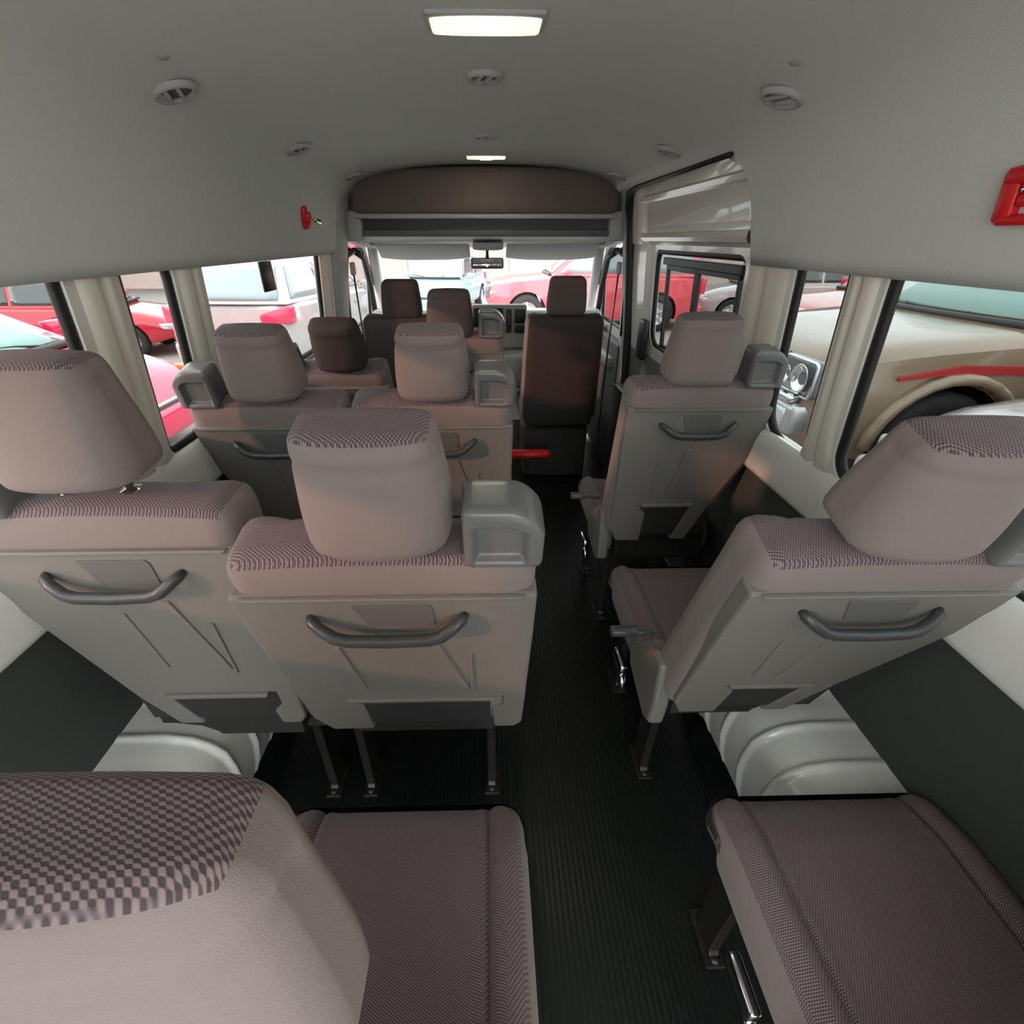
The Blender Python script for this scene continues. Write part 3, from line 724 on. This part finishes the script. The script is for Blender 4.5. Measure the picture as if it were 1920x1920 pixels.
# red bar of unidentified use behind the driver seat
e = empty('red_bar', (.255, 2.83, .225), label='bright red rod mounted low behind the driver seat over the aisle floor', cat='fire extinguisher')
mb = MB(); mb.tube([(-.20, 0, 0), (-.19, 0, 0), (.125, 0, 0), (.145, 0, 0), (.155, 0, 0)], [.02, .032, .032, .026, .012], 16); ob('cylinder', mb, M['red'], e)
mb = MB(); mb.rbox((.06, 0, -.037), (.06, .03, .007), .004, (4, 4, 4)); ob('cradle', mb, M['black'], e)

# ------------------------------------------------------------------ outside: cars
GZ = -.70
def car(name, label, paint, loc, head, kind='hatch', sc=1., glassm='cglass_dark', group='parked cars around the van', wsm=None, rgm=None, extra=None):
    """local +y is forward, origin on the ground at the centre"""
    P = {'hatch': dict(L=4.3, W=1.76, top=[(-2.15, .55), (-2.12, .95), (-1.9, 1.02), (-1.0, 1.0), (.6, .98), (1.0, .96), (1.6, .86), (1.98, .74), (2.14, .55)], gh=[(-2.02, 1.0), (-1.62, 1.47), (.15, 1.50), (1.05, .95)], wy=(-1.28, 1.32), wr=.32),
         'sedan': dict(L=4.5, W=1.76, top=[(-2.25, .55), (-2.22, .92), (-2.0, 1.0), (-1.4, 1.0), (.5, .95), (1.05, .92), (1.7, .82), (2.08, .70), (2.24, .52)], gh=[(-1.72, .98), (-.95, 1.40), (.15, 1.43), (1.10, .92)], wy=(-1.35, 1.40), wr=.32),
         'suv': dict(L=4.9, W=1.92, top=[(-2.45, .6), (-2.44, 1.05), (-2.3, 1.15), (-1.0, 1.16), (.4, 1.16), (.95, 1.17), (1.8, 1.10), (2.30, 1.02), (2.42, .90), (2.45, .62)], gh=[(-2.36, 1.14), (-2.2, 1.80), (.15, 1.84), (.98, 1.15)], wy=(-1.45, 1.50), wr=.39)}[kind]
    e = empty(name, (loc[0], loc[1], GZ), head, label=label, cat='car', group=group); e.scale = (sc, sc, sc)
    W = P['W']/2; rows = []; L2 = P['L']/2
    ys = [-L2, -L2+.03, -L2+.12]+[-L2+.25+(P['L']-.5)*i/26 for i in range(27)]+[L2-.12, L2-.03, L2]
    for y in ys:
        t = interp(P['top'], y); u = abs(y)/L2; w = W*(1-.16*max(0, (u-.72)/.28)**2.2); zb = .26+.12*max(0, (u-.8)/.2)
        row = [(0, t+.035*(1-u)), (w*.45, t+.028*(1-u)), (w*.78, t+.005), (w*.90, t-.02), (w*.965, t-.07), (w*.99, lerp(t, zb, .35)), (w*1.0, lerp(t, zb, .5)), (w*.985, lerp(t, zb, .66)), (w*.975, lerp(t, zb, .9)), (w*.93, zb), (0, zb)]
        rows.append([(a, y, b) for a, b in row]+[(-a, y, b) for a, b in row[::-1][1:-1]])
    mb = MB(); n = len(rows[0]); vs = [p for r_ in rows for p in r_]; fs = []
    for i in range(len(rows)-1):
        for j in range(n): fs.append([i*n+j, (i+1)*n+j, (i+1)*n+(j+1) % n, i*n+(j+1) % n])
    fs.append(list(range(n))); fs.append([(len(rows)-1)*n+j for j in range(n)][::-1]); mb.add(vs, fs)
    body = ob('body', mb, M[paint], e)
    cut = []
    for yy in P['wy']:
        for sg in (-1, 1):
            c = MB(); c.lathe([(.0001, 0), (P['wr']*1.16, 0), (P['wr']*1.16, .30), (.0001, .30)], 28, xf=Matrix.Translation((sg*(W-.22 if sg > 0 else W-.22), yy, P['wr'])) @ Matrix.Rotation(sg*pi/2, 4, 'Y'), smooth=False)
            o = ob('cut', c, M['tyre'], e); cut.append(o)
    bpy.context.view_layer.update()
    bool_cut(body, cut); 
    if body.data.materials and len(body.data.materials) < 2: body.data.materials.append(M['black'])
    shade_auto(body, 40)
    # greenhouse
    g = P['gh']; wb = W*.90; wt = W*.66 if kind != 'suv' else W*.78
    def roundtop():
        mbg = MB(); b0, t0, t1, b1 = g
        xs = lambda h: lerp(wb, wt, h)
        rows = []
        for k in range(9):
            h = k/8; ya = lerp(b0[0], t0[0], h); yb = lerp(b1[0], t1[0], h); za = lerp(b0[1], t0[1], h); zb_ = lerp(b1[1], t1[1], h); w = xs(h)-(.03*max(0, h-.8)/.2)
            ring = []
            for i in range(9): ring.append((lerp(-w, w, i/8), ya-.05*(1-(i/4-1)**2), za+.0))
            for i in range(1, 9): ring.append((w, lerp(ya, yb, i/8), lerp(za, zb_, i/8)+.02*sin(pi*i/8)*h))
            for i in range(1, 9): ring.append((lerp(w, -w, i/8), yb+.08*(1-(i/4-1)**2), zb_))
            for i in range(1, 8): ring.append((-w, lerp(yb, ya, i/8), lerp(zb_, za, i/8)+.02*sin(pi*i/8)*h))
            rows.append(ring)
        n = len(rows[0]); vs = [p for r_ in rows for p in r_]; fs = []
        for i in range(8):
            for j in range(n): fs.append([i*n+j, i*n+(j+1) % n, (i+1)*n+(j+1) % n, (i+1)*n+j])
        # roof cap
        top = rows[-1]; cx = (0, (t0[0]+t1[0])/2, (t0[1]+t1[1])/2+.05); c1 = [(lerp(p[0], 0, .25), lerp(p[1], cx[1], .12), p[2]+.03) for p in top]
        o1 = len(vs); vs += c1
        for j in range(n): fs.append([8*n+j, 8*n+(j+1) % n, o1+(j+1) % n, o1+j])
        vs.append(cx)
        for j in range(n): fs.append([o1+j, o1+(j+1) % n, len(vs)-1])
        mbg.add(vs, fs); return mbg
    cab = ob('cabin_roof', roundtop(), M[paint], e); shade_auto(cab, 45)
    b0, t0, t1, b1 = g
    def pane(nm, fn4, m, th=.012):
        # fn4(u,v) -> point on the surface, plus outward offset th
        mbp = MB(); rows = [[fn4(i/8, j/5) for i in range(9)] for j in range(6)]; mbp.grid(rows)
        o = ob(nm, mbp, M[m], e); sm_ = o.modifiers.new('s', 'SOLIDIFY'); sm_.thickness = .01; sm_.offset = 0
    def face_fb(b, t, bow, mg):
        s_ = 1 if bow > 0 else -1
        def fn(u, v):
            h = lerp(.08, .90, v); w = lerp(wb, wt, h)*.93; q = 2*u-1; q = q*(1-.06*(1-v))
            return (w*q, lerp(b[0], t[0], h)+bow*(1-q*q)+s_*.012, lerp(b[1], t[1], h)+.012)
        return fn
    pane('windscreen', face_fb(b1, t1, .08, 0), wsm or glassm); pane('rear_window', face_fb(b0, t0, -.05, 0), rgm or glassm)
    yc = (t0[0]+t1[0])/2+.05
    for sg in (-1, 1):
        for (ua, ub) in ((.06, .50), (.545, .95)):
            def fn(u, v, ua=ua, ub=ub, sg=sg):
                h = lerp(.10, .88, v); w = lerp(wb, wt, h); uu = lerp(ua, ub, u)
                ya, yb = lerp(b0[0], t0[0], h), lerp(b1[0], t1[0], h)
                mid = yc; y = lerp(ya, yb, uu)
                if ua > .5: y = lerp(max(mid+.03, 0*ya+mid+.03), yb-.10, u)
                else: y = lerp(ya+.14, mid-.03, u)
                tt = (y-ya)/(yb-ya); return (sg*(w+.008), y, lerp(lerp(b0[1], t0[1], h), lerp(b1[1], t1[1], h), tt))
            pane('side_window', fn, glassm)
    # wheels
    for yy in P['wy']:
        for sg in (-1, 1):
            r_ = P['wr']; mt = Matrix.Translation((sg*(W-.12), yy, r_)) @ Matrix.Rotation(sg*pi/2, 4, 'Y')
            mbw = MB(); mbw.lathe([(r_*.62, .10), (r_*.66, .112), (r_*.9, .11), (r_, .085), (r_, -.085), (r_*.9, -.11), (r_*.62, -.11)], 28, xf=mt); wh = ob('wheel', mbw, M['tyre'], e)
            mbw = MB(); mbw.lathe([(.0001, .09), (r_*.15, .09), (r_*.18, .07), (r_*.30, .04), (r_*.55, .05), (r_*.62, .10), (r_*.66, .105)], 28, xf=mt)
            for k in range(5):
                mbw.rbox((0, 0, 0), (r_*.27, r_*.07, .014), .01, (4, 4, 4), xf=mt @ Matrix.Rotation(k*2*pi/5, 4, 'Z') @ Matrix.Translation((r_*.38, 0, .085)))
            ob('alloy_rim', mbw, M['rim'], wh)
    # lamps, bumpers, grille, mirrors, plate
    tf = interp(P['top'], L2-.12)
    for sg in (-1, 1):
        mbh = MB()
        if kind == 'suv': mbh.rbox((0, 0, 0), (.20, .06, .13), .03, (6, 4, 6)); hl = ob('headlamp', mbh, M['lampdark'], e, loc=(sg*.66, L2-.05, .84))
        if kind == 'suv':
            for q, rr in ((-.07, .095), (.10, .06)):
                mq = MB(); mq.lathe([(.0001, .0), (rr*.4, .01), (rr*.85, .035), (rr, .05), (rr*1.08, .045)], 20, xf=Matrix.Translation((q, .045, 0)) @ Matrix.Rotation(-pi/2, 4, 'X')); ob('reflector', mq, M['chrome'], hl)
            mq = MB(); mq.tube([(x, .05, z) for x, z in rrect(-.19, .19, -.12, .12, .03, 3)], .014, 6, closed=True); ob('chrome_rim', mq, M['chrome'], hl)
        if kind != 'suv': mbh.rbox((0, 0, 0), (.20, .12, .055), .03, (6, 6, 6), fn=lambda a, b, c, sg=sg: (a, b-.5*abs(max(0, a*sg))**1.0*.9, c+.15*a*sg)); ob('headlamp', mbh, M['lampglass'], e, loc=(sg*.62, L2-.13, tf-.10))
        mbh = MB(); 
        if kind == 'suv': mbh.rbox((0, 0, 0), (.09, .04, .16), .02, (4, 4, 6)); ob('tail_lamp', mbh, M['tail'], e, loc=(sg*.80, -L2+.0, .95))
        else: mbh.rbox((0, 0, 0), (.19, .09, .085), .03, (8, 6, 6), fn=lambda a, b, c, sg=sg: (a, b+.4*max(0, a*sg), c*(1+1.6*a*sg)+.12*a*sg)); ob('tail_lamp', mbh, M['tail'], e, loc=(sg*.66, -L2+.07, .86))
        mbh = MB(); mbh.rbox((0, 0, 0), (.10, .06, .07), .03, (4, 4, 4)); mbh.tube([(-sg*.08, 0, -.03), (-sg*.16, 0, -.05)], .02, 6); ob('door_mirror', mbh, M[paint], e, loc=(sg*(W+.10), .75 if kind != 'suv' else .62, 1.03 if kind != 'suv' else 1.25))
        mbh = MB()
        for yy in (-.55, .35): mbh.rbox((sg*(W+.004), yy, .80 if kind != 'suv' else .92), (.015, .08, .014), .008, (4, 4, 4))
        ob('door_handle', mbh, M[paint], e)
    mbh = MB(); mbh.rbox((0, 0, 0), (.42, .05, .07 if kind != 'suv' else .13), .02, (6, 4, 4)); gr = ob('grille', mbh, M['black'], e, loc=(0, L2-.02, tf-.18 if kind != 'suv' else .84))
    mbh = MB(); mbh.tube([(x, L2-.01+.035*0, z) for x, z in rrect(-.44, .44, -.09, .09, .03, 3)], .014, 6, closed=True) if kind != 'suv' else mbh.tube([(x, .03, z) for x, z in rrect(-.45, .45, -.15, .15, .04, 3)], .028, 6, closed=True)
    if kind != 'suv': mbh.v = [(p[0], p[1]-L2+.04, p[2]) for p in mbh.v]
    ob('chrome_surround', mbh, M['chrome'], gr)
    mbh = MB(); mbh.rbox((0, L2-.02, .40 if kind != 'suv' else .55), (W*.86, .09, .12), .05, (10, 6, 6)); ob('front_bumper', mbh, M[paint] if kind != 'suv' else M['rim'], e)
    mbh = MB(); mbh.rbox((0, -L2+.03, .42), (W*.86, .09, .13), .05, (10, 6, 6)); ob('rear_bumper', mbh, M[paint], e)
    mbh = MB(); mbh.rbox((0, -L2-.06, .52), (.24, .012, .06), .01, (4, 4, 4)); ob('number_plate', mbh, M['p_white'], e)
    mbh = MB()
    for q in (-.35, .25):
        yb_ = b1[0]+.02; mbh.tube([(q, yb_+.04, b1[1]+.05), (q+.2, b1[0]-.03, b1[1]+.08), (q+.5, b1[0]-.08, b1[1]+.10)], .010, 6)
    ob('wiper', mbh, M['black'], e)
    mbh = MB(); mbh.tube([(q*wb*.95, b1[0]+.08*(1-q*q)+.01, b1[1]+.035) for q in [i/6-1 for i in range(13)]], .03, 6, flat=1.2); ob('cowl_strip', mbh, M['black'], e)
    if extra: extra(e, P, W, L2)
    return e
def beige_extra(e, P, W, L2):
    yw = P['wy'][1]; r_ = P['wr']
    for sg in (-1, 1):
        mb = MB(); pts = [(sg*(W+.0), yw+r_*1.3*cos(a), r_+r_*1.28*sin(a)) for a in [pi*k/14 for k in range(15)]]
        mb.tube(pts, .055, 8, flat=.8); ob('fender_flare', mb, M['p_beige'], e)
        mb = MB(); poly = [(-.10, 0), (.25, .05), (.85, .06), (1.30, -.02), (1.30, -.04), (.85, .01), (.25, -.01), (.0, -.18), (-.20, -.20)]
        mb.prism([(yw-.72+a*.9, 1.0+b) for a, b in poly], sg*(W-.02), sg*(W+.006), 'yz'); mb.v = [(p[0], p[1], p[2]-.085) for p in mb.v]; ob('side_stripe', mb, M['decal'], e)
        mb = MB(); mb.rbox((sg*.62, L2+.06, .56), (.13, .03, .07), .02, (4, 4, 4)); ob('fog_lamp', mb, M['lampglass'], e)
    mb = MB(); mb.rbox((0, L2+.05, .70), (W*.8, .05, .03), .02, (6, 4, 4)); ob('bumper_bar', mb, M['chrome'], e)
def crimson_extra(e, P, W, L2):
    for sg in (-1, 1):
        mb = MB(); mb.rbox((sg*.76, L2-.24, .70), (.05, .07, .022), .012, (4, 4, 4)); ob('turn_signal', mb, M['amber'], e)
# left of the van (heading: rz, 0 = +y, -90deg = +x)
car('sedan_car', 'crimson car nearest on the left with sky sheen coloured into its teal windscreen', 'p_magenta', (-6.1, 4.85), R(-90), 'sedan', 1.2, wsm='cglass_sky', extra=crimson_extra)
car('hatchback', 'white hatchback showing its rear window and tail lamp beyond the left windows', 'p_white', (-3.95, 10.7), R(-5), 'hatch', 1.25, rgm='cglass_blue', glassm='cglass_blue')
car('sedan_car', 'dark red car behind the crimson one on the left', 'p_red', (-8.9, 10.7), R(-80), 'sedan', 1.05)
# right of the van
car('off_road_car', 'beige off-road car with red side stripe facing the right windows', 'p_beige', (5.95, 5.1), R(90), 'suv', 1.26, wsm='cglass_sky', extra=beige_extra)
car('sedan_car', 'white car at the far right edge with only its bonnet in view', 'p_white', (5.9, 2.52), R(90), 'sedan', 1.25)
car('off_road_car', 'dark red car parked just beyond the beige off-road car on the right', 'p_red', (7.9, 8.8), R(97), 'suv', 1.15)
car('hatchback', 'white car beyond the side door window on the right', 'p_white', (8.4, 14.6), R(80), 'hatch', 1.1)
car('hatchback', 'red car behind the white one beyond the side door', 'p_red', (11.5, 18.5), R(100), 'hatch', 1.1)
# ahead of the van
car('off_road_car', 'bright red car seen side on through the windscreen', 'p_rose', (2.8, 14.2), R(88), 'suv', 1.15, glassm='cglass_blue')
car('hatchback', 'pale blue car through the left of the windscreen', 'p_blue', (-1.4, 17.6), R(168), 'hatch', 1.1, wsm='cglass_blue')
# ground and yard
mb = MB(); mb.box((0, 10, GZ-.05), (45, 45, .05)); ob('ground', mb, M['pave'], kind='structure')
bd = empty('warehouse', (0, 26, GZ), label='long pale building with a brown roof edge across the yard ahead', cat='building')
mb = MB(); mb.box((0, 1, 1.6), (26, 1, 1.6)); ob('wall', mb, M['wallpaint'], bd)
mb = MB(); mb.box((0, .2, 3.4), (27, 2.4, .25), .03); ob('roof', mb, M['steelroof'], bd)
for k in range(7):
    mb = MB(); mb.box((-15+5*k, -.02, 1.1), (1.1, .05, 1.1), .01); ob('roller_door', mb, M['greytrim'], bd)
bl = empty('shop_building', (-20, 9, GZ), label='low rose coloured building far to the left', cat='building')
mb = MB(); mb.box((0, 0, 1.5), (1, 14, 1.5)); ob('wall', mb, mat('rose_plaster', (.75, .45, .45), .9), bl)
mb = MB(); mb.box((0.3, 0, 3.1), (1.6, 14.5, .12)); ob('roof', mb, M['steelroof'], bl)
br = empty('shop_building', (20, 9, GZ), label='low sand coloured building far to the right', cat='building')
mb = MB(); mb.box((0, 0, 1.5), (1, 14, 1.5)); ob('wall', mb, mat('sand_plaster', (.70, .55, .42), .9), br)
mb = MB(); mb.box((-.3, 0, 3.1), (1.6, 14.5, .12)); ob('roof', mb, M['steelroof'], br)

# ------------------------------------------------------------------ light
wd = bpy.data.worlds.new('World'); S.world = wd; wd.use_nodes = True
bg = wd.node_tree.nodes['Background']; bg.inputs[0].default_value = (.93, .98, 1, 1); bg.inputs[1].default_value = 3.2
sun = bpy.data.lights.new('sun', 'SUN'); sun.energy = 2.3; sun.angle = R(2.5); sun.color = (1, .46, .34)  # low red lamp standing in for light bounced off the red car
so = bpy.data.objects.new('sun', sun); COL.objects.link(so)  # stand-in lamp for bounce off the red car, not the real sun
so.rotation_euler = Vector((-.85, -.50, .28)).to_track_quat('Z', 'Y').to_euler()

# ------------------------------------------------------------------ camera
cam = bpy.data.cameras.new('camera'); co = bpy.data.objects.new('camera', cam); COL.objects.link(co); S.camera = co
cam.sensor_fit = 'HORIZONTAL'; cam.sensor_width = 36; cam.lens = 36*870/1920; cam.shift_x = 27/1920; cam.clip_start = .01; cam.clip_end = 300
co.location = (0, 0, 1.45); co.rotation_euler = (R(90-30.5), 0, R(-1.2))
S.view_settings.view_transform = 'Standard'; S.view_settings.look = 'None'; S.view_settings.exposure = .55; S.view_settings.gamma = 1
S.view_settings.use_curve_mapping = False
